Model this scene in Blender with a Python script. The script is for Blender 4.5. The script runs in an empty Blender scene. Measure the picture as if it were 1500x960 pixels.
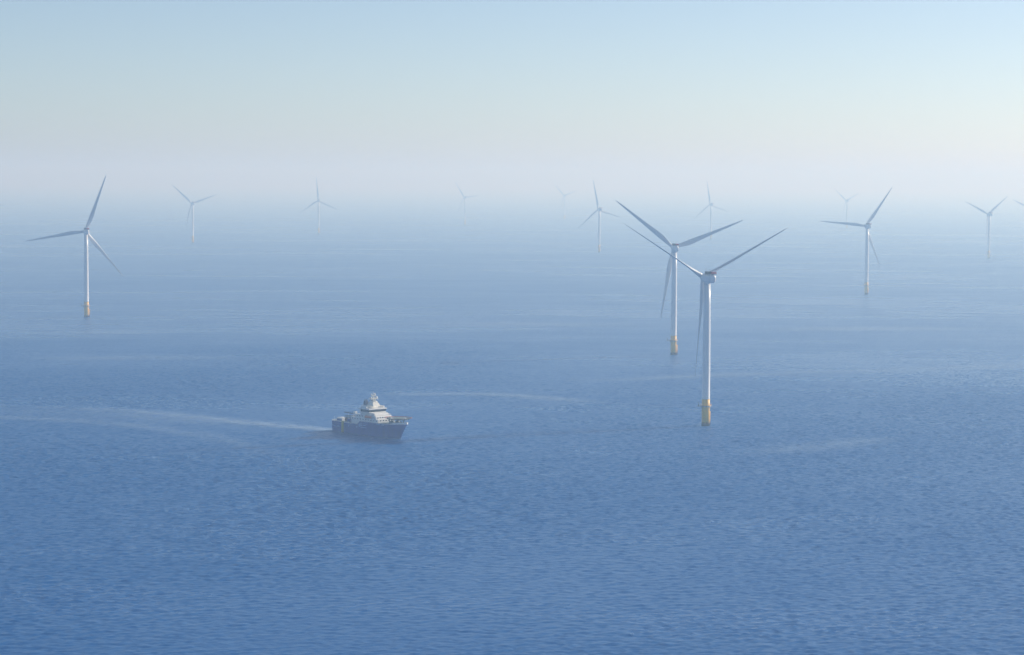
import bpy, bmesh, math, random
import numpy as np
from mathutils import Vector, Matrix
random.seed(7)
R = math.radians
sc = bpy.context.scene
COL = sc.collection

# ------------------------------------------------------------------ materials
def mat(name, color, rough=0.5, metal=0.0, var=0.0, vscale=0.6, bump=0.0, bscale=3.0, spec=0.5):
    m = bpy.data.materials.new(name); m.use_nodes = True
    nt = m.node_tree; b = nt.nodes['Principled BSDF']
    b.inputs['Base Color'].default_value = (*color, 1)
    b.inputs['Roughness'].default_value = rough
    b.inputs['Metallic'].default_value = metal
    b.inputs['Specular IOR Level'].default_value = spec
    tc = nt.nodes.new('ShaderNodeTexCoord')
    if var > 0:
        n = nt.nodes.new('ShaderNodeTexNoise'); n.inputs['Scale'].default_value = vscale
        n.inputs['Detail'].default_value = 6; n.inputs['Roughness'].default_value = .65
        mp = nt.nodes.new('ShaderNodeMapping'); mp.inputs['Scale'].default_value = (1, 1, .25)
        nt.links.new(tc.outputs['Object'], mp.inputs[0]); nt.links.new(mp.outputs[0], n.inputs['Vector'])
        r = nt.nodes.new('ShaderNodeValToRGB')
        r.color_ramp.elements[0].position = .3; r.color_ramp.elements[1].position = .7
        r.color_ramp.elements[0].color = (*[c * (1 - var) for c in color], 1)
        r.color_ramp.elements[1].color = (*[min(1, c * (1 + var * .4)) for c in color], 1)
        nt.links.new(n.outputs['Fac'], r.inputs[0]); nt.links.new(r.outputs[0], b.inputs['Base Color'])
    if bump > 0:
        n2 = nt.nodes.new('ShaderNodeTexNoise'); n2.inputs['Scale'].default_value = bscale
        bp = nt.nodes.new('ShaderNodeBump'); bp.inputs['Distance'].default_value = bump
        nt.links.new(tc.outputs['Object'], n2.inputs['Vector'])
        nt.links.new(n2.outputs['Fac'], bp.inputs['Height']); nt.links.new(bp.outputs[0], b.inputs['Normal'])
    return m

M = dict(
    tower=mat('pale_tower_paint', (.78, .79, .80), .35, var=.06, vscale=.15),
    blade=mat('blade_gelcoat', (.66, .68, .70), .4, var=.08, vscale=.1),
    nacelle=mat('nacelle_shell', (.74, .75, .77), .4, var=.06, vscale=.4),
    cooler=mat('dark_cooler_grille', (.07, .07, .09), .6),
    red=mat('red_rail_paint', (.62, .03, .07), .5),
    grey=mat('galvanised_steel', (.36, .37, .38), .5, .3, var=.2, vscale=1),
    darkgrey=mat('dark_steel', (.07, .075, .08), .6),
    hull=mat('deep_blue_hull_paint', (.0, .045, .31), .45, var=.25, vscale=.25, spec=.15),
    hullmark=mat('pale_hull_lettering', (.16, .34, .60), .5),
    white=mat('white_ship_paint', (.80, .80, .77), .4, var=.08, vscale=.5),
    glass=mat('dark_bridge_glass', (.008, .012, .02), .08),
    deck=mat('green_grey_deck', (.11, .15, .12), .75, var=.35, vscale=.4),
    deckred=mat('pink_red_deck_edge', (.52, .20, .17), .6, var=.2, vscale=.8),
    funnel=mat('navy_funnel_paint', (.008, .02, .08), .4),
    orange=mat('orange_boat_shell', (.72, .17, .05), .45),
    fender=mat('faded_yellow_fender', (.50, .42, .05), .6, var=.3, vscale=1.2),
    cream=mat('cream_mast_paint', (.78, .77, .68), .45),
    rust=mat('brown_primer', (.20, .09, .06), .7, var=.3),
)

def tp_material():
    m = bpy.data.materials.new('yellow_foundation_paint'); m.use_nodes = True
    nt = m.node_tree; b = nt.nodes['Principled BSDF']; N = nt.nodes.new; L = nt.links.new
    tc = N('ShaderNodeTexCoord'); sx = N('ShaderNodeSeparateXYZ'); L(tc.outputs['Object'], sx.inputs[0])
    no = N('ShaderNodeTexNoise'); no.inputs['Scale'].default_value = .9; no.inputs['Detail'].default_value = 5
    L(tc.outputs['Object'], no.inputs['Vector'])
    ad = N('ShaderNodeMath'); ad.operation = 'MULTIPLY_ADD'; ad.inputs[1].default_value = 3.0
    L(no.outputs['Fac'], ad.inputs[0]); L(sx.outputs['Z'], ad.inputs[2])
    mr = N('ShaderNodeMapRange'); mr.inputs['From Min'].default_value = 0; mr.inputs['From Max'].default_value = 12
    L(ad.outputs[0], mr.inputs['Value'])
    r = N('ShaderNodeValToRGB'); e = r.color_ramp.elements
    e[0].position = .0; e[0].color = (.035, .035, .02, 1)
    e[1].position = .40; e[1].color = (.90, .52, .05, 1)
    x = e.new(.24); x.color = (.06, .05, .025, 1)
    x = e.new(.32); x.color = (.32, .17, .06, 1)
    L(mr.outputs[0], r.inputs[0]); L(r.outputs[0], b.inputs['Base Color'])
    b.inputs['Roughness'].default_value = .5
    return m
M['yellow'] = tp_material()

# ------------------------------------------------------------------ mesh helpers
class MB:
    def __init__(s): s.bm = bmesh.new()
    def box(s, x0, x1, y0, y1, z0, z1, bev=0.0, taper=(0, 0, 0, 0)):
        # taper: shrink of the top face at x0, x1, y0, y1
        t = taper
        v = [s.bm.verts.new(p) for p in ((x0, y0, z0), (x1, y0, z0), (x1, y1, z0), (x0, y1, z0),
             (x0 + t[0], y0 + t[2], z1), (x1 - t[1], y0 + t[2], z1), (x1 - t[1], y1 - t[3], z1), (x0 + t[0], y1 - t[3], z1))]
        fs = [s.bm.faces.new([v[i] for i in f]) for f in ((3, 2, 1, 0), (4, 5, 6, 7), (0, 1, 5, 4), (1, 2, 6, 5), (2, 3, 7, 6), (3, 0, 4, 7))]
        if bev > 0:
            es = list({e for f in fs for e in f.edges})
            bmesh.ops.bevel(s.bm, geom=es, offset=bev, segments=2, affect='EDGES', profile=.5)
        return s
    def tube(s, p0, p1, r0, r1=None, n=12, cap=True):
        r1 = r0 if r1 is None else r1
        p0, p1 = Vector(p0), Vector(p1); d = (p1 - p0).normalized()
        a = d.orthogonal().normalized(); b = d.cross(a)
        rings = []
        for p, r in ((p0, r0), (p1, r1)):
            rings.append([s.bm.verts.new(p + a * (r * math.cos(2 * math.pi * i / n)) + b * (r * math.sin(2 * math.pi * i / n))) for i in range(n)])
        for i in range(n):
            j = (i + 1) % n
            f = s.bm.faces.new((rings[0][i], rings[0][j], rings[1][j], rings[1][i])); f.smooth = n > 7
        if cap:
            s.bm.faces.new(rings[0][::-1]); s.bm.faces.new(rings[1])
        return s
    def lathe(s, prof, n=40, c=(0, 0, 0), axis='Z'):
        rings = []
        for r, z in prof:
            ring = []
            for i in range(n):
                a = 2 * math.pi * i / n
                if axis == 'Z': p = (r * math.cos(a), r * math.sin(a), z)
                else: p = (r * math.cos(a), z, r * math.sin(a))
                ring.append(s.bm.verts.new(Vector(c) + Vector(p)))
            rings.append(ring)
        for k in range(len(rings) - 1):
            for i in range(n):
                j = (i + 1) % n
                f = s.bm.faces.new((rings[k][i], rings[k][j], rings[k + 1][j], rings[k + 1][i])); f.smooth = True
        s.bm.faces.new(rings[0][::-1]); s.bm.faces.new(rings[-1])
        return s
    def loft(s, rings, cap=True, closed=True, smooth=True):
        vs = [[s.bm.verts.new(p) for p in r] for r in rings]
        n = len(vs[0])
        for k in range(len(vs) - 1):
            for i in range(n if closed else n - 1):
                j = (i + 1) % n
                f = s.bm.faces.new((vs[k][i], vs[k][j], vs[k + 1][j], vs[k + 1][i])); f.smooth = smooth
        if cap:
            s.bm.faces.new(vs[0][::-1]); s.bm.faces.new(vs[-1])
        return s
    def ball(s, c, r, sz=1.0):
        g = bmesh.ops.create_icosphere(s.bm, subdivisions=3, radius=r, matrix=Matrix.Translation(c) @ Matrix.Diagonal((1, 1, sz, 1)))
        for v in g['verts']:
            for f in v.link_faces: f.smooth = True
        return s
    def build(s, name, m, parent=None):
        bmesh.ops.recalc_face_normals(s.bm, faces=s.bm.faces)
        me = bpy.data.meshes.new(name); s.bm.to_mesh(me); s.bm.free()
        me.materials.append(m)
        o = bpy.data.objects.new(name, me); COL.objects.link(o)
        if parent: o.parent = parent
        return o

def each(name, m, parent, makers):
    """one mesh object per piece, all with the same name"""
    return [f(MB()).build(name, m, parent) for f in makers]

def tag(o, label=None, cat=None, group=None, kind=None):
    if label: o['label'] = label
    if cat: o['category'] = cat
    if group: o['group'] = group
    if kind: o['kind'] = kind
    return o
def empty(name, loc=(0, 0, 0), rz=0.0):
    o = bpy.data.objects.new(name, None); COL.objects.link(o)
    o.location = loc; o.rotation_euler = (0, 0, rz); o.empty_display_size = 5
    return o

# ------------------------------------------------------------------ wind turbine
HUBZ = 114.2; TILT = R(6); RB = 80.5
HUB = Vector((0, -7.5 * math.cos(TILT), HUBZ + 7.5 * math.sin(TILT)))

def interp(tab, x):
    for (a, va), (b, vb) in zip(tab, tab[1:]):
        if x <= b:
            t = (x - a) / (b - a) if b > a else 0
            return va + (vb - va) * t
    return tab[-1][1]

def blade_mesh(pitch):
    mb = MB()
    chord = [(0, 3.6), (.03, 3.6), (.10, 4.4), (.18, 5.5), (.24, 5.6), (.35, 4.8), (.5, 3.6), (.7, 2.5), (.88, 1.6), (.96, 1.05), (1, .25)]
    thick = [(0, 1.0), (.03, 1.0), (.10, .72), (.18, .45), (.24, .38), (.35, .30), (.5, .25), (.7, .21), (1, .18)]
    twist = [(0, 14), (.15, 13), (.3, 8), (.5, 4), (.75, 1), (1, -1)]
    rings = []
    NS, NP = 34, 20
    for i in range(NS):
        u = i / (NS - 1); u = u ** 1.05
        z = 1.6 + (RB - 1.6) * u
        c, th, tw = interp(chord, u), interp(thick, u), R(interp(twist, u) + pitch)
        blend = min(1, max(0, (u - .03) / .15))      # circle -> aerofoil
        off = (-4.0 if abs(pitch) < 30 else -1.0) * (.45 * u + .55 * u ** 2.2)      # cone and prebend, upwind
        ring = []
        for k in range(NP):
            a = 2 * math.pi * k / NP
            cx, cy = math.cos(a) * .5, math.sin(a) * .5 * th
            # aerofoil: leading edge at +x, trailing edge at -x, thickest nearer the leading edge
            ax = cx - .15
            ay = math.sin(a) * .5 * th * (.62 + .38 * math.cos(a)) * 1.1
            if math.sin(a) > 0: ay *= .75
            px = (cx * (1 - blend) + ax * blend) * c
            py = (cy * (1 - blend) + ay * blend) * c
            x = px * math.cos(tw) + py * math.sin(tw)
            y = -px * math.sin(tw) + py * math.cos(tw)
            ring.append((x, y + off, z))
        rings.append(ring)
    mb.loft(rings)
    bm = mb.bm
    bmesh.ops.recalc_face_normals(bm, faces=bm.faces)
    me = bpy.data.meshes.new('blade'); bm.to_mesh(me); bm.free(); me.materials.append(M['blade'])
    return me
NEAR_PITCH = 81
BLADES = {p: blade_mesh(p) for p in (4, NEAR_PITCH)}

def make_turbine():
    root = empty('wind_turbine')
    # foundation
    tp = MB().lathe([(3.14, -3), (3.14, 15.2), (3.14, 15.3), (3.1, 15.6), (3.1, 21)], 48).build('transition_piece', M['yellow'], root)
    lad = MB()
    for a in (R(200), R(212)):                    # boat landing: two bumper tubes with a ladder between
        c, s_ = math.cos(a), math.sin(a)
        lad.tube((4.7 * c, 4.7 * s_, -2), (4.7 * c, 4.7 * s_, 11), .28, n=10)
        for z in (1, 5, 9.5): lad.tube((3.1 * c, 3.1 * s_, z), (4.7 * c, 4.7 * s_, z), .18, n=8)
    lad.build('boat_landing', M['yellow'], tp)
    am = R(206); c, s_ = math.cos(am), math.sin(am); t = Vector((-s_, c, 0)) * .35; ld = MB(); q = Vector((4.0 * c, 4.0 * s_, 0))
    for sg in (-1, 1): ld.tube(q + t * sg + Vector((0, 0, -1)), q + t * sg + Vector((0, 0, 15.4)), .06, n=6)
    for k in range(40): ld.tube(q - t + Vector((0, 0, -.8 + k * .4)), q + t + Vector((0, 0, -.8 + k * .4)), .03, n=5)
    ld.build('ladder', M['grey'], tp)
    # platform
    pf = MB().lathe([(3.3, 14.95), (4.3, 15.25), (4.4, 15.3), (4.4, 15.7), (3.2, 15.7)], 32)
    pf.box(-7.4, -3.4, -2.2, 1.2, 15.28, 15.7)
    for k in range(8):
        a = k * math.pi / 4 + .2; pf.tube((3.2 * math.cos(a), 3.2 * math.sin(a), 12.8), (4.2 * math.cos(a), 4.2 * math.sin(a), 15.2), .14, n=6)
    pf = pf.build('service_platform', M['grey'], root)
    rl = MB(); n = 20
    for k in range(n):
        a = 2 * math.pi * k / n; b = 2 * math.pi * (k + 1) / n
        p = Vector((4.3 * math.cos(a), 4.3 * math.sin(a), 15.7)); q = Vector((4.3 * math.cos(b), 4.3 * math.sin(b), 15.7))
        rl.tube(p, p + Vector((0, 0, 1.2)), .05, n=6)
        for z in (.6, 1.2): rl.tube(p + Vector((0, 0, z)), q + Vector((0, 0, z)), .045, n=6)
    pf.rotation_euler = (0, 0, math.pi)
    rl.build('railing', M['yellow'], pf)
    dv = MB().tube((-6.6, -1.2, 15.7), (-6.6, -1.2, 18.3), .28, .2, n=8).tube((-6.6, -1.2, 18.2), (-8.6, -2.6, 18.9), .16, .1, n=8)
    dv.box(-7.0, -6.2, -1.6, -.8, 15.7, 16.8).build('davit_crane', M['darkgrey'], pf)
    # tower
    tw = MB().lathe([(3.16, 20.9), (3.16, 21.3), (3.12, 21.4), (3.08, 45), (2.92, 70), (2.72, 92), (2.5, HUBZ - 3.6)], 56).build('tower', M['tower'], root)
    each('flange_ring', M['nacelle'], tw, [lambda b, z=z, r=r: b.lathe([(r, z), (r + .05, z + .05), (r + .05, z + .35), (r, z + .4)], 56) for z, r in ((47, 3.08), (76, 2.88))])
    MB().box(-.5, .5, -3.22, -2.98, 16.0, 18.2, .05).build('tower_door', M['grey'], tp)
    # nacelle
    ox, oz = 0, HUBZ
    def nring(y, w, h, zc, e=3.2, n=28):
        r = []
        for i in range(n):
            a = 2 * math.pi * i / n; ca, sa = math.cos(a), math.sin(a)
            r.append((w / 2 * math.copysign(abs(ca) ** (2 / e), ca), y, zc + h / 2 * math.copysign(abs(sa) ** (2 / e), sa)))
        return r
    z0 = HUBZ
    nc = MB().loft([nring(-5.2, 5.2, 5.2, z0 + .5, 2), nring(-4.9, 6.6, 6.6, z0 + .45, 2), nring(-2.6, 6.8, 6.8, z0 + .3, 2), nring(-2.2, 6.3, 6.4, z0 + .25, 2.4),
                    nring(-1.5, 6.4, 6.7, z0 + .2, 3.2), nring(5, 6.5, 6.9, z0 + .1, 3.6), nring(8.4, 6.4, 6.7, z0 + .1, 3.2), nring(10.2, 5.6, 5.6, z0 + .2, 2.6), nring(10.9, 3.8, 3.9, z0 + .3, 2.2)])
    nc.lathe([(2.5, HUBZ - 4.4), (2.7, HUBZ - 2.8)], 40)
    nc = nc.build('nacelle', M['nacelle'], root)
    ck = MB().box(-.2, 3.0, 1.6, 6.6, z0 + 3.4, z0 + 5.6, .12)
    for k in range(9): ck.box(3.0, 3.06, 1.8 + k * .5, 2.0 + k * .5, z0 + 3.8, z0 + 5.3)
    ck.build('cooler', M['cooler'], nc)
    hp = MB().box(-3.2, -.35, 2.6, 10.2, z0 + 3.3, z0 + 3.75).build('hoist_platform', M['grey'], nc)
    rr = MB()
    pts = [(-3.15, 2.7), (-.4, 2.7), (-.4, 10.15), (-3.15, 10.15)]
    for (xa, ya), (xb, yb) in zip(pts, pts[1:] + pts[:1]):
        m_ = 5
        for k in range(m_):
            t = k / m_; x, y = xa + (xb - xa) * t, ya + (yb - ya) * t
            rr.tube((x, y, z0 + 3.85), (x, y, z0 + 5.25), .08, n=6)
        for z in (5.2,): rr.tube((xa, ya, z0 + z), (xb, yb, z0 + z), .09, n=6)
        dx, dy = .035 * (1 if yb == ya else 0), .035 * (1 if xb == xa else 0)
        rr.box(min(xa, xb) - (.04 if xa == xb else 0), max(xa, xb) + (.04 if xa == xb else 0), min(ya, yb) - (.04 if ya == yb else 0), max(ya, yb) + (.04 if ya == yb else 0), z0 + 3.9, z0 + 5.0)
    rr.build('red_railing', M['red'], nc)
    each('weather_mast', M['darkgrey'], nc, [lambda b, x=x, h=h: b.tube((x, 1.0, z0 + 5.4), (x, 1.0, z0 + h), .07, n=6).ball((x, 1.0, z0 + h + .1), .2) for x, h in ((1.6, 7.4), (-1.6, 6.8))])
    # hub
    pr = [(.02, -3.4), (.8, -3.3), (1.5, -2.9), (2.1, -2.2), (2.5, -1.2), (2.65, 0), (2.6, 1.4), (2.45, 2.2)]
    hb = MB().lathe(pr[::-1] if False else pr, 32, axis='Y').build('hub', M['nacelle'], root)
    hb.location = HUB; hb.rotation_euler = (-TILT, 0, 0)
    for k in range(3):
        b = bpy.data.objects.new('blade', BLADES[4]); COL.objects.link(b); b.parent = root; b.location = HUB
    return root

def set_rotor(root, phase, pitch):
    k = 0
    for c in root.children:
        if c.name.split('.')[0] == 'blade':
            c.data = BLADES[pitch]
            beta = R(90) - R(phase + 120 * k)
            c.rotation_euler = (Matrix.Rotation(-TILT, 4, 'X') @ Matrix.Rotation(beta, 4, 'Y')).to_euler()
            k += 1

def copy_tree(o, parent=None):
    c = o.copy(); COL.objects.link(c); c.parent = parent
    for ch in list(o.children): copy_tree(ch, c)
    return c

TURBINES = [  # X, Y, scale, yaw, phase, pitch, label
    (150.1, 1786, .998, -160.5, 31.4, NEAR_PITCH, 'nearest white wind turbine, yellow base, right of the blue ship, red railing on its nacelle'),
    (175.1, 2508.2, 1.010, -176.4, 38.4, 4, 'second nearest white turbine, just behind and left of the nearest, blades raised in wide V'),
    (-572.2, 3114.6, 1.003, -163.1, 109.9, 4, 'white turbine with yellow base at the far left, one sunlit blade pointing down right'),
    (590.9, 3870.1, .996, -165.3, 5.1, 4, 'pale turbine right of the nearest pair, one blade level left, one up right'),
    (223.1, 5981.6, .971, -153.1, 76.9, 4, 'hazy turbine left of the nearest pair, its top blade pointing almost straight up'),
    (-910.3, 6605.6, .984, -152.6, 41.6, 4, 'hazy turbine next right of the far left turbine, blades spread like a Y'),
    (-648.6, 7759.9, .975, -162.4, 84.7, 4, 'faint turbine above the ship, one blade straight up and two drooping'),
    (631.7, 7402.2, .967, -152.6, 78.6, 4, 'faint turbine crossed by the raised right blade of the second nearest turbine'),
    (-193.4, 9409.1, .969, -145, 53.8, 4, 'very faint turbine alone in the haze midway between ship and nearest pair'),
    (241.7, 10819.9, .969, -145.5, 42.8, 4, 'faintest turbine, barely visible, left of the hazy turbine beside the near pair'),
    (1319.8, 9178.2, .959, -145.5, 36.9, 4, 'very faint turbine above the level left blade of the pale turbine on the right'),
    (1173.0, 5718.2, .952, -152.6, 23.8, 4, 'hazy turbine near the right edge, whole, its two upper blades forming a V'),
    (1348.4, 5968.7, .980, -155.9, 22.9, 4, 'turbine past the right edge of the photo, only one blade tip reaching in'),
    (-1458.9, 6342.2, .974, -152.6, 64.3, 4, 'turbine past the left edge of the photo, only one blade tip reaching in'),
]
proto = make_turbine()
for i, (X, Y, s, yaw, ph, pt, lab) in enumerate(TURBINES):
    o = proto if i == 0 else copy_tree(proto)
    o.location = (X, Y, 0); o.rotation_euler = (0, 0, R(yaw)); o.scale = (s, s, s)
    set_rotor(o, ph, pt)
    tag(o, lab, 'wind turbine', 'wind turbines standing in the sea')

# ------------------------------------------------------------------ ship (x 0 stern .. 75 bow, starboard is -y)
def make_ship():
    S = empty('service_ship')
    W = M['white']
    # hull: stations (x, half beam at deck, half beam at waterline, deck height)
    st = [(0.0, 8.0, 7.4, 8.0), (.6, 8.4, 8.0, 8.0), (8, 8.5, 8.4, 8.0), (20, 8.5, 8.5, 8.0), (30, 8.5, 8.5, 8.0), (33, 8.5, 8.5, 10.6), (40, 8.5, 8.5, 10.6), (50, 8.5, 7.9, 10.6),
          (56, 8.4, 6.6, 10.7), (61, 8.0, 4.9, 10.8), (65, 7.2, 3.0, 10.95), (68.5, 5.9, 1.2, 11.1), (71, 4.2, .25, 11.2), (73, 2.3, .1, 11.3), (74.2, .35, .05, 11.35)]
    rings = []
    for x, bd, bw, h in st:
        r = []
        for t in (0, .12, .25, .45, .65, .85, 1.0):
            z = -2.5 + (h + 2.5) * t
            zz = max(0, z) / h
            b = bw + (bd - bw) * zz ** 1.4
            if z < 0: b = bw * .92
            xx = x
            if x > 60:       # raked stem
                xx = x - (x - 60) / 14.2 * (1 - zz) * 6.5
            r.append((xx, b, z))
        rings.append([(p[0], -p[1], p[2]) for p in r[::-1]] + r)
    mb = MB(); mb.loft(rings, cap=True, closed=True, smooth=False)
    hull = mb.build('hull', M['hull'], S)
    # rubbing strakes, fender column and side marks
    each('rubbing_strake', M['hull'], hull, [lambda b, x0=x0, x1=x1, z=z: b.box(x0, x1, -8.66, -8.5, z, z + .28) for x0, x1, z in ((1, 27, 6.2), (31, 52, 8.5))])
    MB().box(12.2, 14.6, -8.95, -8.45, .3, 8.9, .1).build('boarding_fender', M['fender'], hull)
    each('draught_mark', M['hullmark'], hull, [lambda b, x=x, z=z: b.box(x, x + .9, -8.58, -8.45, z, z + .9, .04) for x, z in ((19.5, 5.2), (29.0, 5.4))])
    mk = MB()
    for (x0, x1, z0_, z1_) in ((32, 33.4, 6.2, 9.2), (33.8, 35.6, 8.3, 9.1), (33.8, 35.2, 7.2, 7.8), (36.2, 40.6, 8.5, 9.1), (36.2, 39.4, 7.4, 8.0), (34, 40.2, 5.9, 6.3)):
        mk.box(x0, x1, -8.55, -8.45, z0_, z1_)
    mk.build('side_lettering', M['hullmark'], hull)
    mk = MB()
    for k in range(9):
        if k == 4: continue
        mk.box(1.6 + k * .95, 2.2 + k * .95, -8.62, -8.3, 4.1, 4.9)
    mk.build('stern_lettering', M['hullmark'], hull)
    nm = MB()
    for k in range(10):
        if k == 5: continue
        x = 51.5 + k * .85
        nm.box(x, x + .5, -8.62, -8.2, 9.5, 10.15)
    nm.build('name_lettering', M['hullmark'], hull)
    # deck edge / white sheer line and decks
    dk = MB()
    dk.loft([[(x, -b + .25, h + .03), (x, b - .25, h + .03), (x, b - .25, h + .1), (x, -b + .25, h + .1)] for x, b, _, h in st if .5 < x < 73.5], smooth=False)
    dk.build('main_deck', M['deck'], S)
    bw = MB()
    def wall(pts, t, side):
        rs = []
        for x, y, z0_, z1_ in pts:
            rs.append([(x, y, z0_), (x, y, z1_), (x, y - side * t, z1_), (x, y - side * t, z0_)])
        bw.loft(rs, smooth=False)
    fore = [(x, b, h) for x, b, _, h in st if x >= 33]
    for sd in (-1, 1):
        wall([(x, sd * (b + .02), h - .15, h + .18 + (1.1 * min(1, max(0, (x - 63) / 6)))) for x, b, h in fore], .15, sd)
        wall([(x, sd * (b + .02), h - .1, h + .35) for x, b, _, h in st if .5 < x < 31], .15, sd)
    bw.box(.02, .2, -7.9, 7.9, 7.9, 8.5)
    bw.build('bulwark', W, S)
    # superstructure tiers
    sp = MB()
    sp.box(27, 57, -7.7, 7.7, 8.1, 13.0, .25)
    sp.box(31, 55, -7.4, 7.4, 13.0, 15.4, .3, (0, 1.2, 0, 0))
    sp.box(36, 52.5, -6.8, 6.8, 15.4, 17.2, .3, (.3, 1.4, .4, .4))
    sp = sp.build('superstructure', W, S); sp.location.x = -5
    wl = [(x, x + .9, -7.74, -7.66, 11.5, 12.3) for x in range(28, 56, 3)] + [(x, x + .9, -7.44, -7.36, 13.8, 14.6) for x in range(33, 53, 3)]
    wl += [(54.3, 54.75, y - .5, y + .5, 13.7, 14.5) for y in (-5.5, -3.3, -1.1, 1.1, 3.3, 5.5)] + [(56.98, 57.05, y - .5, y + .5, 11.9, 12.7) for y in (-5, -2.5, 0, 2.5, 5)]
    each('window', M['glass'], sp, [lambda b, q=q: b.box(*q) for q in wl])
    rl = MB()
    def rail(pts, z, h=1.1, r=.05):
        for (xa, ya), (xb, yb) in zip(pts, pts[1:]):
            n = max(1, int(math.hypot(xb - xa, yb - ya) / 2))
            for k in range(n + 1):
                t = k / n; rl.tube((xa + (xb - xa) * t, ya + (yb - ya) * t, z), (xa + (xb - xa) * t, ya + (yb - ya) * t, z + h), r, n=5)
            for zz in (.55, 1.1): rl.tube((xa, ya, z + zz * h / 1.1), (xb, yb, z + zz * h / 1.1), r, n=5)
    rail([(27.2, -7.6), (56.8, -7.6), (56.8, 7.6), (27.2, 7.6), (27.2, -7.6)], 13.0)
    rail([(31.2, -7.2), (53.6, -7.2), (53.6, 7.2), (31.2, 7.2)], 15.4)
    rl.build('railing', W, sp); rl = MB()
    rail([(1, -8.2), (11, -8.3)], 8.1); rail([(15.5, -8.3), (22, -8.3)], 8.1)
    rail([(1, -8.0), (1, 8.0), (22, 8.2)], 8.1)
    rl.build('railing', W, S)
    # bridge with wings
    br = MB()
    br.box(37.5, 48.5, -7.9, 7.9, 18.25, 18.75, .1)
    br.box(36.8, 48.9, -8.4, 8.4, 20.55, 21.3, .15)
    br.box(37.8, 39.0, -7.6, 7.6, 18.75, 20.55)
    br = br.build('bridge', W, S); br.location = (-6, 0, -1.1)
    MB().box(39.0, 47.8, -7.7, 7.7, 18.75, 20.55, 0, (0, -.7, -.3, -.3)).build('bridge_window', M['glass'], br)
    each('bridge_wing', W, br, [lambda b, y=y: b.box(39.5, 46, y, y + 1.4, 21.3, 22.6, .15) for y in (-8.5, 7.1)])
    MB().box(36.2, 43, -5.4, 5.4, 21.3, 23.2, .2, (0, .6, .3, .3)).build('bridge_top', W, br)
    # mast
    ms = MB()
    ms.box(38.0, 45.2, -3.4, 3.4, 22.9, 25.0, .2, (.8, 1.6, .7, .7))
    ms.box(39.2, 43.6, -2.4, 2.4, 25.0, 26.2, .15, (.4, .6, .4, .4))
    legs = [(39.9, -1.5), (39.9, 1.5), (42.6, -1.3), (42.6, 1.3)]
    for x, y in legs: ms.tube((x, y, 25.5), (41 + (x - 41) * .35, y * .35, 30.2), .26, .18, n=8)
    for z in (26.8, 28.3, 29.6):
        k = 1 - (z - 25.5) / 4.7 * .65
        q = [(41 + (x - 41) * k, y * k) for x, y in (legs[0], legs[1], legs[3], legs[2])]
        for a, b in zip(q, q[1:] + q[:1]): ms.tube((*a, z), (*b, z), .12, n=6)
    ms.box(39.0, 43.4, -3.2, 3.2, 27.6, 27.8); ms.box(40.0, 42.2, -1.9, 1.9, 30.1, 30.4)
    ms.tube((41, 0, 30.3), (41, 0, 33.2), .18, .1, n=8)
    ms = ms.build('mast', M['cream'], S); ms.location = (-3.6, 0, -.9)
    each('radar_dome', W, ms, [lambda b, q=q, r=r: b.ball(q, r) for q, r in (((41.5, -2.5, 28.7), .9), ((41.5, 2.5, 28.7), 1.0), ((40.7, -1.4, 31.0), .65), ((41.0, 1.4, 31.0), .75), ((38.0, 4.6, 24.2), 1.0))])
    each('radar_scanner', W, ms, [lambda b, q=q: b.box(*q) for q in ((43.2, 43.5, -1.6, 1.6, 26.2, 26.5), (41.9, 42.2, -1.2, 1.2, 31.9, 32.15))])
    # funnels
    for sd in (-1, 1):
        f = MB().box(31.2, 34.6, sd * 4.9 - 1.5, sd * 4.9 + 1.5, 20.0, 25.8, .35, (.5, .9, .2, .2)).build('funnel', M['funnel'], S); f.location = (.4, -sd * 1.7, -.4)
        each('exhaust_pipe', M['darkgrey'], f, [lambda b, x=x, y=y: b.tube((x, y, 25.7), (x - .1, y, 26.7), .38, n=10) for x, y in ((32.4, sd * 4.9 - .5), (33.1, sd * 4.9 + .5))])
    # helideck over the bow
    cx, rz_ = 65.5, 8.6
    oc = lambda r, z: [(cx + r * math.cos(R(22.5 + 45 * k)), r * math.sin(R(22.5 + 45 * k)), z) for k in range(8)]
    hd = MB().loft([oc(rz_, 14.6), oc(rz_, 15.1)], smooth=False)
    for x in (60, 64, 68):
        for y in (-3.5, 3.5): hd.tube((x, y * (1 if x < 66 else .6), 11.1), (x, y, 14.7), .28, n=8)
    hd.tube((71.5, 0, 11.3), (70, 0, 14.7), .25, n=8)
    for a, b in (((60, -3.5, 11.2), (64, -3.5, 14.6)), ((60, 3.5, 11.2), (64, 3.5, 14.6)), ((64, -3.5, 14.6), (68, -2.1, 11.2))): hd.tube(a, b, .15, n=6)
    hd = hd.build('helideck', M['deck'], S)
    nt_ = MB()
    o1, o2 = oc(rz_, 15.1), oc(rz_ + 1.5, 15.45)
    for k in range(8):
        a, b, c, d = (Vector(v) for v in (o1[k], o1[(k + 1) % 8], o2[(k + 1) % 8], o2[k]))
        nt_.tube(c, d, .14, n=6); nt_.tube(a, d, .08, n=5)
        for t in (.25, .5, .75): nt_.tube(a.lerp(b, t), d.lerp(c, t), .06, n=5)
        for t in (.33, .66): nt_.tube(a.lerp(d, t), b.lerp(c, t), .06, n=5)
    nt_.build('safety_net', M['deckred'], hd)
    mkk = MB()
    n = 32
    for k in range(n):
        a, b = 2 * math.pi * k / n, 2 * math.pi * (k + 1) / n
        p = [(cx + r * math.cos(t), r * math.sin(t)) for r, t in ((5.0, a), (5.7, a), (5.7, b), (5.0, b))]
        mkk.bm.faces.new([mkk.bm.verts.new((x, y, 15.112)) for x, y in p])
    mkk.build('landing_mark', M['white'], hd)
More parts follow.
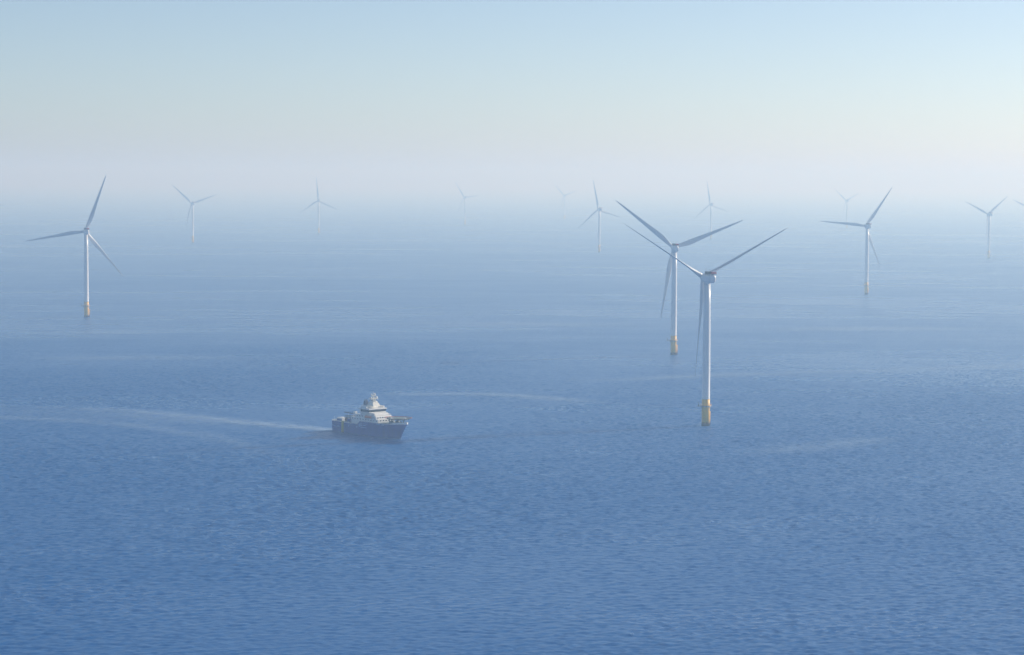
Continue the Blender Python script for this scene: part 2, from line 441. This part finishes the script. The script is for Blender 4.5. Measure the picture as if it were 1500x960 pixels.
    # foredeck gear
    each('mooring_winch', M['darkgrey'], S, [lambda b, y=y: b.tube((61, y - 1.3, 12.0), (61, y + 1.3, 12.0), .9, n=14).box(60, 62, y - 1.6, y + 1.6, 11.0, 11.3) for y in (-3, 3)])
    MB().tube((69, 0, 11.2), (69, 0, 12.6), .5, n=12).build('capstan', M['darkgrey'], S)
    MB().tube((73.3, 0, 11.4), (73.6, 0, 15.6), .15, .1, n=8).tube((73.4, 0, 14.2), (75.4, 0, 15.0), .16, n=8).build('light_mast', W, S)
    # rescue boat and davit
    rb = MB(); rr = []
    for x, b in ((0, .9), (.6, 1.15), (3.5, 1.2), (5.2, .95), (6.4, .15)):
        rr.append([(44.5 + x, -8.4 + b * ca, 14.9 + (.95 if sa > 0 else .8) * sa) for ca, sa in ((math.cos(R(a)), math.sin(R(a))) for a in range(0, 360, 30))])
    rb.loft(rr)
    rb.build('rescue_boat', M['orange'], S).location = (-5.5, 0, -.6)
    for o in each('boat_davit', W, S, [lambda b, x=x: b.tube((x, -7.3, 13.4), (x, -7.3, 17.0), .16, n=8).tube((x, -7.3, 17.0), (x, -8.6, 17.2), .14, n=8).tube((x, -8.4, 17.1), (x, -8.4, 15.7), .04, n=5) for x in (45.3, 49.6)]): o.location = (-5.5, 0, -.5)
    # working deck aft
    for y0, y1 in ((-6.8, -4.2), (-3.6, -1.0)):
        c1 = MB().box(4.2, 10.4, y0, y1, 8.12, 10.7, .06)
        for k in range(15): c1.box(4.4 + k * .4, 4.55 + k * .4, y0 - .04, y0 + .02, 9.7, 10.5)
        c1 = c1.build('deck_container', W, S)
        MB().box(4.5, 10.0, y0 - .06, y0 - .02, 8.3, 9.6).build('door', M['hull'], c1)
    each('deck_locker', M['hull'], S, [lambda b, q=q: b.box(*q, .1) for q in ((12, 15.2, 1, 4, 8.12, 11.0), (2.2, 3.4, -2, 2, 8.12, 9.2), (15.5, 19, -6.2, -3.0, 8.12, 10.6))])
    # motion compensated gangway
    gt = MB().tube((14.2, -5.6, 8.1), (14.2, -5.6, 11.2), 1.05, n=16)
    gt.build('gangway_pedestal', M['rust'], S)
    gg = MB()
    gx0, gx1, gy, gz = 14.2, 34.0, -5.2, 11.2
    for dy in (-.8, .8):
        for dz in (0, 1.7):
            gg.tube((gx0 - 2, gy + dy, gz + dz), (26.6, gy + dy, gz + dz + .6), .12, n=6)
        for k in range(11):
            a = gx0 - 2 + k * 1.3; f = lambda x: .6 * (x - gx0 + 2) / 14.4
            gg.tube((a, gy + dy, gz + f(a)), (a, gy + dy, gz + 1.7 + f(a)), .07, n=5)
            if k < 10: gg.tube((a, gy + dy, gz + f(a)), (a + 1.3, gy + dy, gz + 1.7 + f(a + 1.3)), .06, n=5)
    gg.box(gx0 - 2, 26.5, gy - .8, gy + .8, gz - .1, gz + .02)
    gg.build('gangway', M['darkgrey'], S)
    # deck crane
    cr = MB().tube((21.0, -2.0, 8.1), (21.0, -2.0, 14.2), .8, .7, n=14).box(19.9, 22.2, -3.0, -1.0, 14.1, 16.1, .15)
    cr.build('crane_post', W, S).location = (-1.5, 0, 0)
    MB().box(8.5, 20.3, -2.35, -1.65, 14.6, 15.3, .08).tube((21, -2, 16.8), (12, -2, 15.3), .08, n=6).tube((21, -2, 16), (21, -2, 17), .2, n=8).build('crane_boom', M['funnel'], S).location = (-1.5, 0, -.6)
    each('light_mast', W, S, [lambda b, y=y, h=h: b.tube((1.2, y, 8.1), (1.2, y, h), .1, n=6) for y, h in ((6.5, 12.4), (-6.5, 11.0))])
    return S
ship = make_ship()
TH = R(-50)
# stern starboard waterline corner stands at (-134.5, 1728)
off = Matrix.Rotation(TH, 3, 'Z') @ Vector((0, -8.2, 0))
ship.location = (-134.9 - off.x, 1733 - off.y, 0)
ship.rotation_euler = (0, 0, TH); ship.scale = (1.1, 1, 1)
tag(ship, 'dark blue ship with white bridge and deck over its bow, trailing a pale wake', 'ship')

# ------------------------------------------------------------------ water
BNEAR = .3
def water_material():
    m = bpy.data.materials.new('sea_water'); m.use_nodes = True
    nt = m.node_tree; b = nt.nodes['Principled BSDF']; N = nt.nodes.new; L = nt.links.new
    b.inputs['Base Color'].default_value = (.0, .096, .32, 1)
    b.inputs['IOR'].default_value = 1.333; b.inputs['Specular IOR Level'].default_value = .3
    tc = N('ShaderNodeTexCoord')
    def noise(scale, sx, sy, detail=3, rough=.55, rot=0.0, dist=0.0):
        mp = N('ShaderNodeMapping'); mp.inputs['Scale'].default_value = (sx, sy, 1); mp.inputs['Rotation'].default_value = (0, 0, rot)
        L(tc.outputs['Object'], mp.inputs[0])
        n = N('ShaderNodeTexNoise'); n.inputs['Scale'].default_value = scale; n.inputs['Detail'].default_value = detail
        n.inputs['Roughness'].default_value = rough; n.inputs['Distortion'].default_value = dist
        L(mp.outputs[0], n.inputs['Vector']); return n.outputs['Fac']
    def math_(op, a, b_=None, c=None):
        n = N('ShaderNodeMath'); n.operation = op
        for i, v in enumerate((a, b_, c)):
            if v is None: continue
            if isinstance(v, (int, float)): n.inputs[i].default_value = v
            else: L(v, n.inputs[i])
        return n.outputs[0]
    swell = noise(1 / 42., .55, 1.0, 2, .5, R(18))
    chop = noise(1 / 5.8, 1.0, 1.0, 3, .55, R(-14), .3)
    rip = noise(1 / 1.7, .9, 1.0, 3, .6, R(8))
    patch = noise(1 / 420., .35, 1.0, 4, .6, R(6), .6)
    patch2 = noise(1 / 95., .45, 1.0, 3, .6, R(-8), .4)
    calm = N('ShaderNodeMapRange'); calm.inputs['From Min'].default_value = .35; calm.inputs['From Max'].default_value = .65
    calm.inputs['To Min'].default_value = .75; calm.inputs['To Max'].default_value = 1.2
    L(math_('MULTIPLY_ADD', patch2, .4, math_('MULTIPLY', patch, .6)), calm.inputs['Value'])
    h = math_('MULTIPLY', swell, 2.2)
    h = math_('MULTIPLY_ADD', chop, 1.8, h)
    h = math_('MULTIPLY_ADD', rip, .16, h)
    bp = N('ShaderNodeBump'); bp.inputs['Distance'].default_value = 1.0
    L(h, bp.inputs['Height'])
    rel = N('ShaderNodeAttribute'); rel.attribute_name = 'relief'
    amt = math_('MULTIPLY_ADD', rel.outputs['Fac'], BNEAR - 1.6, 1.6)
    L(math_('MULTIPLY', calm.outputs[0], amt), bp.inputs['Strength'])
    L(bp.outputs[0], b.inputs['Normal'])
    rg = N('ShaderNodeMapRange'); rg.inputs['From Min'].default_value = .7; rg.inputs['From Max'].default_value = 1.2
    rg.inputs['To Min'].default_value = .22; rg.inputs['To Max'].default_value = .36
    L(calm.outputs[0], rg.inputs['Value']); L(rg.outputs[0], b.inputs['Roughness'])
    return m
def build_sea():
    """one sheet: real wave relief where single waves can be made out, flat beyond"""
    DX = 1.3; NX, NY = 1150, 1920; X0, Y0 = -747.0, 620.0; SZ = 40000
    rng = np.random.default_rng(11)
    kx = np.fft.fftfreq(NX, DX) * 2 * np.pi; ky = np.fft.fftfreq(NY, DX) * 2 * np.pi
    KX, KY = np.meshgrid(kx, ky); K = np.hypot(KX, KY); K[0, 0] = 1
    ct = np.abs(KX * math.sin(R(WDIR)) + KY * math.cos(R(WDIR))) / K
    L0 = 7.5
    P = K ** -3.15 * np.exp(-(2 * np.pi / L0 / K) ** 2) * (.14 + .86 * ct ** 3)
    P[K > 2 * np.pi / 2.7] = 0; P[0, 0] = 0
    H = np.fft.ifft2(np.fft.fft2(rng.standard_normal((NY, NX))) * np.sqrt(P)).real
    gy, gx = np.gradient(H, DX)
    H *= RMS / math.sqrt((gx ** 2 + gy ** 2).mean())
    # gust patches: the sea is rougher in some places than in others
    G = np.fft.ifft2(np.fft.fft2(rng.standard_normal((NY, NX))) * np.exp(-((KX * 60) ** 2 + (KY * 90) ** 2))).real; G /= G.std()
    H *= np.clip(1 + .22 * G, .5, 1.5)
    x = X0 + np.arange(NX) * DX; y = Y0 + np.arange(NY) * DX
    sm = lambda t: np.clip(t, 0, 1) ** 2 * (3 - 2 * np.clip(t, 0, 1))
    wx = sm((x - x[0]) / 40) * sm((x[-1] - x) / 40)
    wy = sm((y - y[0]) / 40) * sm((y[-1] - y) / 1350)
    Wt = wy[:, None] * wx[None, :]
    Z = H * Wt
    XX, YY = np.meshgrid(x, y)
    co = np.stack([XX, YY, Z], -1).reshape(-1, 3)
    i = np.arange(NY - 1)[:, None] * NX + np.arange(NX - 1)[None, :]
    quads = np.stack([i, i + 1, i + 1 + NX, i + NX], -1).reshape(-1, 4)
    x0, x1, y0, y1 = x[0], x[-1], y[0], y[-1]
    n = len(co)
    ext = np.array([(-SZ, -SZ), (SZ, -SZ), (SZ, y0), (-SZ, y0), (-SZ, y1), (SZ, y1), (SZ, SZ), (-SZ, SZ)])
    ext = np.c_[ext, np.zeros(8)]
    c = [0, NX - 1, (NY - 1) * NX + NX - 1, (NY - 1) * NX]      # corners of the relief
    q2 = [(n, n + 1, n + 2, n + 3), (n + 4, n + 5, n + 6, n + 7), (n + 3, c[0], c[3], n + 4), (c[1], n + 2, n + 5, c[2])]
    co = np.r_[co, ext]; quads = np.r_[quads, np.array(q2)]
    me = bpy.data.meshes.new('water')
    me.vertices.add(len(co)); me.vertices.foreach_set('co', co.astype(np.float32).ravel())
    me.loops.add(quads.size); me.loops.foreach_set('vertex_index', quads.astype(np.int32).ravel())
    me.polygons.add(len(quads)); me.polygons.foreach_set('loop_start', np.arange(0, quads.size, 4, dtype=np.int32))
    me.update(calc_edges=True)
    sm_ = np.ones(len(quads), bool); sm_[-4:] = False; me.polygons.foreach_set('use_smooth', sm_)
    at = me.attributes.new('relief', 'FLOAT', 'POINT'); at.data.foreach_set('value', np.r_[Wt.ravel(), np.zeros(8)].astype(np.float32))
    me.materials.append(water_material())
    o = bpy.data.objects.new('water', me); COL.objects.link(o); return o
WDIR, RMS = -8, .16
tag(build_sea(), kind='structure')

def foam_slick_material(name, strength, scale, thr):
    m = bpy.data.materials.new(name); m.use_nodes = True
    nt = m.node_tree; N = nt.nodes.new; L = nt.links.new
    b = nt.nodes['Principled BSDF']; out = nt.nodes['Material Output']
    b.inputs['Base Color'].default_value = (.38, .56, .78, 1); b.inputs['Roughness'].default_value = .7
    tr = N('ShaderNodeBsdfTransparent'); mx = N('ShaderNodeMixShader')
    uv = N('ShaderNodeUVMap'); uv.uv_map = 'uv'; sp = N('ShaderNodeSeparateXYZ'); L(uv.outputs[0], sp.inputs[0])
    def math_(op, a, b_=None, c=None, clamp=False):
        n = N('ShaderNodeMath'); n.operation = op; n.use_clamp = clamp
        for i, v in enumerate((a, b_, c)):
            if v is None: continue
            if isinstance(v, (int, float)): n.inputs[i].default_value = v
            else: L(v, n.inputs[i])
        return n.outputs[0]
    # across: 1 at the middle, 0 at both edges
    acr = math_('SUBTRACT', 1.0, math_('ABSOLUTE', math_('MULTIPLY_ADD', sp.outputs['Y'], 2.0, -1.0)))
    acr = math_('POWER', acr, 1.2)
    at = N('ShaderNodeAttribute'); at.attribute_name = 'foam'
    tc = N('ShaderNodeTexCoord'); mp = N('ShaderNodeMapping'); mp.inputs['Scale'].default_value = (.45, 1, 1)
    L(tc.outputs['Object'], mp.inputs[0])
    n = N('ShaderNodeTexNoise'); n.inputs['Scale'].default_value = scale; n.inputs['Detail'].default_value = 6; n.inputs['Roughness'].default_value = .7
    L(mp.outputs[0], n.inputs['Vector'])
    mr = N('ShaderNodeMapRange'); mr.inputs['From Min'].default_value = thr; mr.inputs['From Max'].default_value = thr + .22
    L(n.outputs['Fac'], mr.inputs['Value'])
    f = math_('MULTIPLY', math_('MULTIPLY', acr, at.outputs['Fac']), math_('MULTIPLY', mr.outputs[0], strength), clamp=True)
    L(f, mx.inputs[0]); L(tr.outputs[0], mx.inputs[1]); L(b.outputs[0], mx.inputs[2]); L(mx.outputs[0], out.inputs['Surface'])
    return m

def ribbon(mb, pts, z):
    """pts: (x, y, width, foam/slick amount) along a smooth centre line, lying on the sea"""
    P = []
    for i in range(len(pts) - 1):     # Catmull-Rom
        a, b, c, d = (Vector(pts[max(0, i - 1)]), Vector(pts[i]), Vector(pts[i + 1]), Vector(pts[min(len(pts) - 1, i + 2)]))
        for k in range(8):
            t = k / 8
            P.append(.5 * ((2 * b) + (c - a) * t + (2 * a - 5 * b + 4 * c - d) * t * t + (3 * b - a - 3 * c + d) * t ** 3))
    P.append(Vector(pts[-1]))
    uvl = mb.bm.loops.layers.uv.verify() if False else (mb.bm.loops.layers.uv.get('uv') or mb.bm.loops.layers.uv.new('uv'))
    fl = mb.bm.verts.layers.float.get('foam') or mb.bm.verts.layers.float.new('foam')
    rows = []; NV = 6
    for i, p in enumerate(P):
        q0, q1 = P[max(0, i - 1)], P[min(len(P) - 1, i + 1)]
        d = Vector((q1[0] - q0[0], q1[1] - q0[1])).normalized(); n = Vector((-d.y, d.x))
        row = []
        for k in range(NV + 1):
            w = (k / NV - .5) * p[2]
            v = mb.bm.verts.new((p[0] + n.x * w, p[1] + n.y * w, z + .25)); v[fl] = max(0, p[3]); row.append(v)
        rows.append(row)
    for i in range(len(rows) - 1):
        for k in range(NV):
            f = mb.bm.faces.new((rows[i][k], rows[i + 1][k], rows[i + 1][k + 1], rows[i][k + 1]))
            for lp, uv in zip(f.loops, ((i, k), (i + 1, k), (i + 1, k + 1), (i, k + 1))): lp[uvl].uv = (uv[0] / len(rows), uv[1] / NV)

wk = MB()
ribbon(wk, [(-133, 1731, 26, 1.5), (-150, 1749, 32, 1.2), (-185, 1774, 38, .8), (-225, 1806, 38, .7), (-270, 1842, 44, .65), (-315, 1872, 48, .5), (-345, 1885, 48, .35), (-390, 1900, 32, .2), (-430, 1905, 30, .15), (-470, 1908, 30, .0)], .05)
ribbon(wk, [(-132, 1733, 34, .25), (-185, 1768, 62, .34), (-270, 1812, 88, .34), (-350, 1850, 90, .25), (-450, 1865, 90, .15), (-520, 1870, 80, 0)], .12)
ribbon(wk, [(-560, 1860, 40, 0), (-470, 1835, 44, .3), (-401, 1813, 46, .42), (-332, 1790, 48, .42), (-273, 1746, 46, .4), (-206, 1667, 40, .28), (-156, 1559, 34, .1), (-120, 1480, 30, 0)], .19)
ribbon(wk, [*[(-134.9 + t * .643 - o * .766, 1733 - t * .766 - o * .643, w_, f_) for t, o, w_, f_ in ((2, 1.6, 3, .4), (20, 1.8, 4, .8), (45, 1.8, 4.5, .9), (58, .8, 5, 1.2), (67, -1.6, 5.5, 1.6), (71.5, -3.6, 5.5, 1.8), (75, -5.6, 5, 1.6), (78, -7.6, 3.5, .8))]], .26)
tag(wk.build('wake_foam', foam_slick_material('wake_foam', .85, .17, .37)), 'pale foam trail curving away behind the dark blue ship', 'wake', kind='stuff')
sk = MB()  # smooth-water slicks; their lighter look is painted on as pale colour
ribbon(sk, [(-120, 2040, 34, 0), (-90, 2030, 49, .5), (-50, 2036, 49, .6), (-5, 2028, 53, .7), (42, 1992, 57, .6), (80, 1960, 45, 0)], .05)
ribbon(sk, [(40, 2180, 49, 0), (120, 2200, 64, .4), (200, 2250, 76, .55), (290, 2290, 76, .45), (400, 2330, 83, .35), (531, 2401, 95, .45), (640, 2470, 95, 0)], .08)
ribbon(sk, [(150, 1600, 49, 0), (193, 1626, 64, .4), (226, 1655, 64, .45), (262, 1690, 57, .4), (290, 1710, 45, 0)], .11)
ribbon(sk, [(-200, 3000, 114, 0), (-45, 3020, 152, .4), (90, 3010, 133, .3), (200, 3000, 114, 0)], .14)
ribbon(sk, [(300, 2940, 114, 0), (420, 2960, 152, .5), (518, 2979, 152, .5), (640, 3000, 114, 0)], .17)
ribbon(sk, [(-520, 2390, 95, 0), (-430, 2410, 95, .4), (-330, 2420, 95, .3), (-220, 2400, 76, 0)], .2)
ribbon(sk, [(-560, 2820, 76, 0), (-480, 2810, 114, .35), (-420, 2790, 95, 0)], .23)
tag(sk.build('slick_streaks', foam_slick_material('slick_streaks', .5, .03, .25)), 'faint pale slicks drifting across the open sea', 'foam', kind='stuff')

# ------------------------------------------------------------------ haze
hz = MB().box(-42000, 42000, -42000, 42000, -1, 290)
hm = bpy.data.materials.new('sea_haze'); hm.use_nodes = True
nt = hm.node_tree; nt.nodes.remove(nt.nodes['Principled BSDF'])
pv = nt.nodes.new('ShaderNodeVolumePrincipled')
pv.inputs['Color'].default_value = (.47, .69, .92, 1)
pv.inputs['Absorption Color'].default_value = (.8, .8, .5, 1)
pv.inputs['Density'].default_value = .00022
pv.inputs['Anisotropy'].default_value = .3
nt.links.new(pv.outputs[0], nt.nodes['Material Output'].inputs['Volume'])
tag(hz.build('haze', hm), 'pale sea haze fading the far turbines', 'haze', kind='stuff')

# ------------------------------------------------------------------ light
SUN_AZ, SUN_EL = R(62), R(23)          # azimuth from +Y towards +X
w = bpy.data.worlds.new('World'); sc.world = w; w.use_nodes = True
nt = w.node_tree; bg = nt.nodes['Background']
sky = nt.nodes.new('ShaderNodeTexSky'); sky.sky_type = 'NISHITA'; sky.sun_disc = False
sky.sun_elevation = SUN_EL; sky.sun_rotation = SUN_AZ
sky.altitude = 0; sky.air_density = 0.62; sky.dust_density = 0.6; sky.ozone_density = 1.6
nt.links.new(sky.outputs[0], bg.inputs['Color']); bg.inputs['Strength'].default_value = .113
sun = bpy.data.lights.new('sun', 'SUN'); sun.energy = 5.0; sun.angle = R(.5); sun.color = (1, .93, .80)
so = bpy.data.objects.new('sun', sun); COL.objects.link(so)
d = Vector((math.sin(SUN_AZ) * math.cos(SUN_EL), math.cos(SUN_AZ) * math.cos(SUN_EL), math.sin(SUN_EL)))
so.rotation_euler = d.to_track_quat('Z', 'Y').to_euler(); so.location = d * 3000

# ------------------------------------------------------------------ camera
cam = bpy.data.cameras.new('camera'); co = bpy.data.objects.new('camera', cam); COL.objects.link(co)
cam.sensor_width = 36; cam.lens = 36 * 3400 / 1500
cam.clip_start = 1; cam.clip_end = 200000
co.matrix_world = Matrix.Translation((0, 0, 190)) @ Matrix.Rotation(math.pi / 2 - math.atan(218.6 / 3400), 4, 'X') @ Matrix.Rotation(R(.366), 4, 'Z')
sc.camera = co

vs = sc.view_settings
sc.display_settings.display_device = 'sRGB'
vs.view_transform = 'Standard'; vs.look = 'None'; vs.gamma = 1; vs.use_curve_mapping = False; vs.exposure = 0.17
sc.cycles.use_denoising = True
sc.cycles.max_bounces = 6; sc.cycles.volume_bounces = 1; sc.cycles.glossy_bounces = 3
sc.cycles.transparent_max_bounces = 12
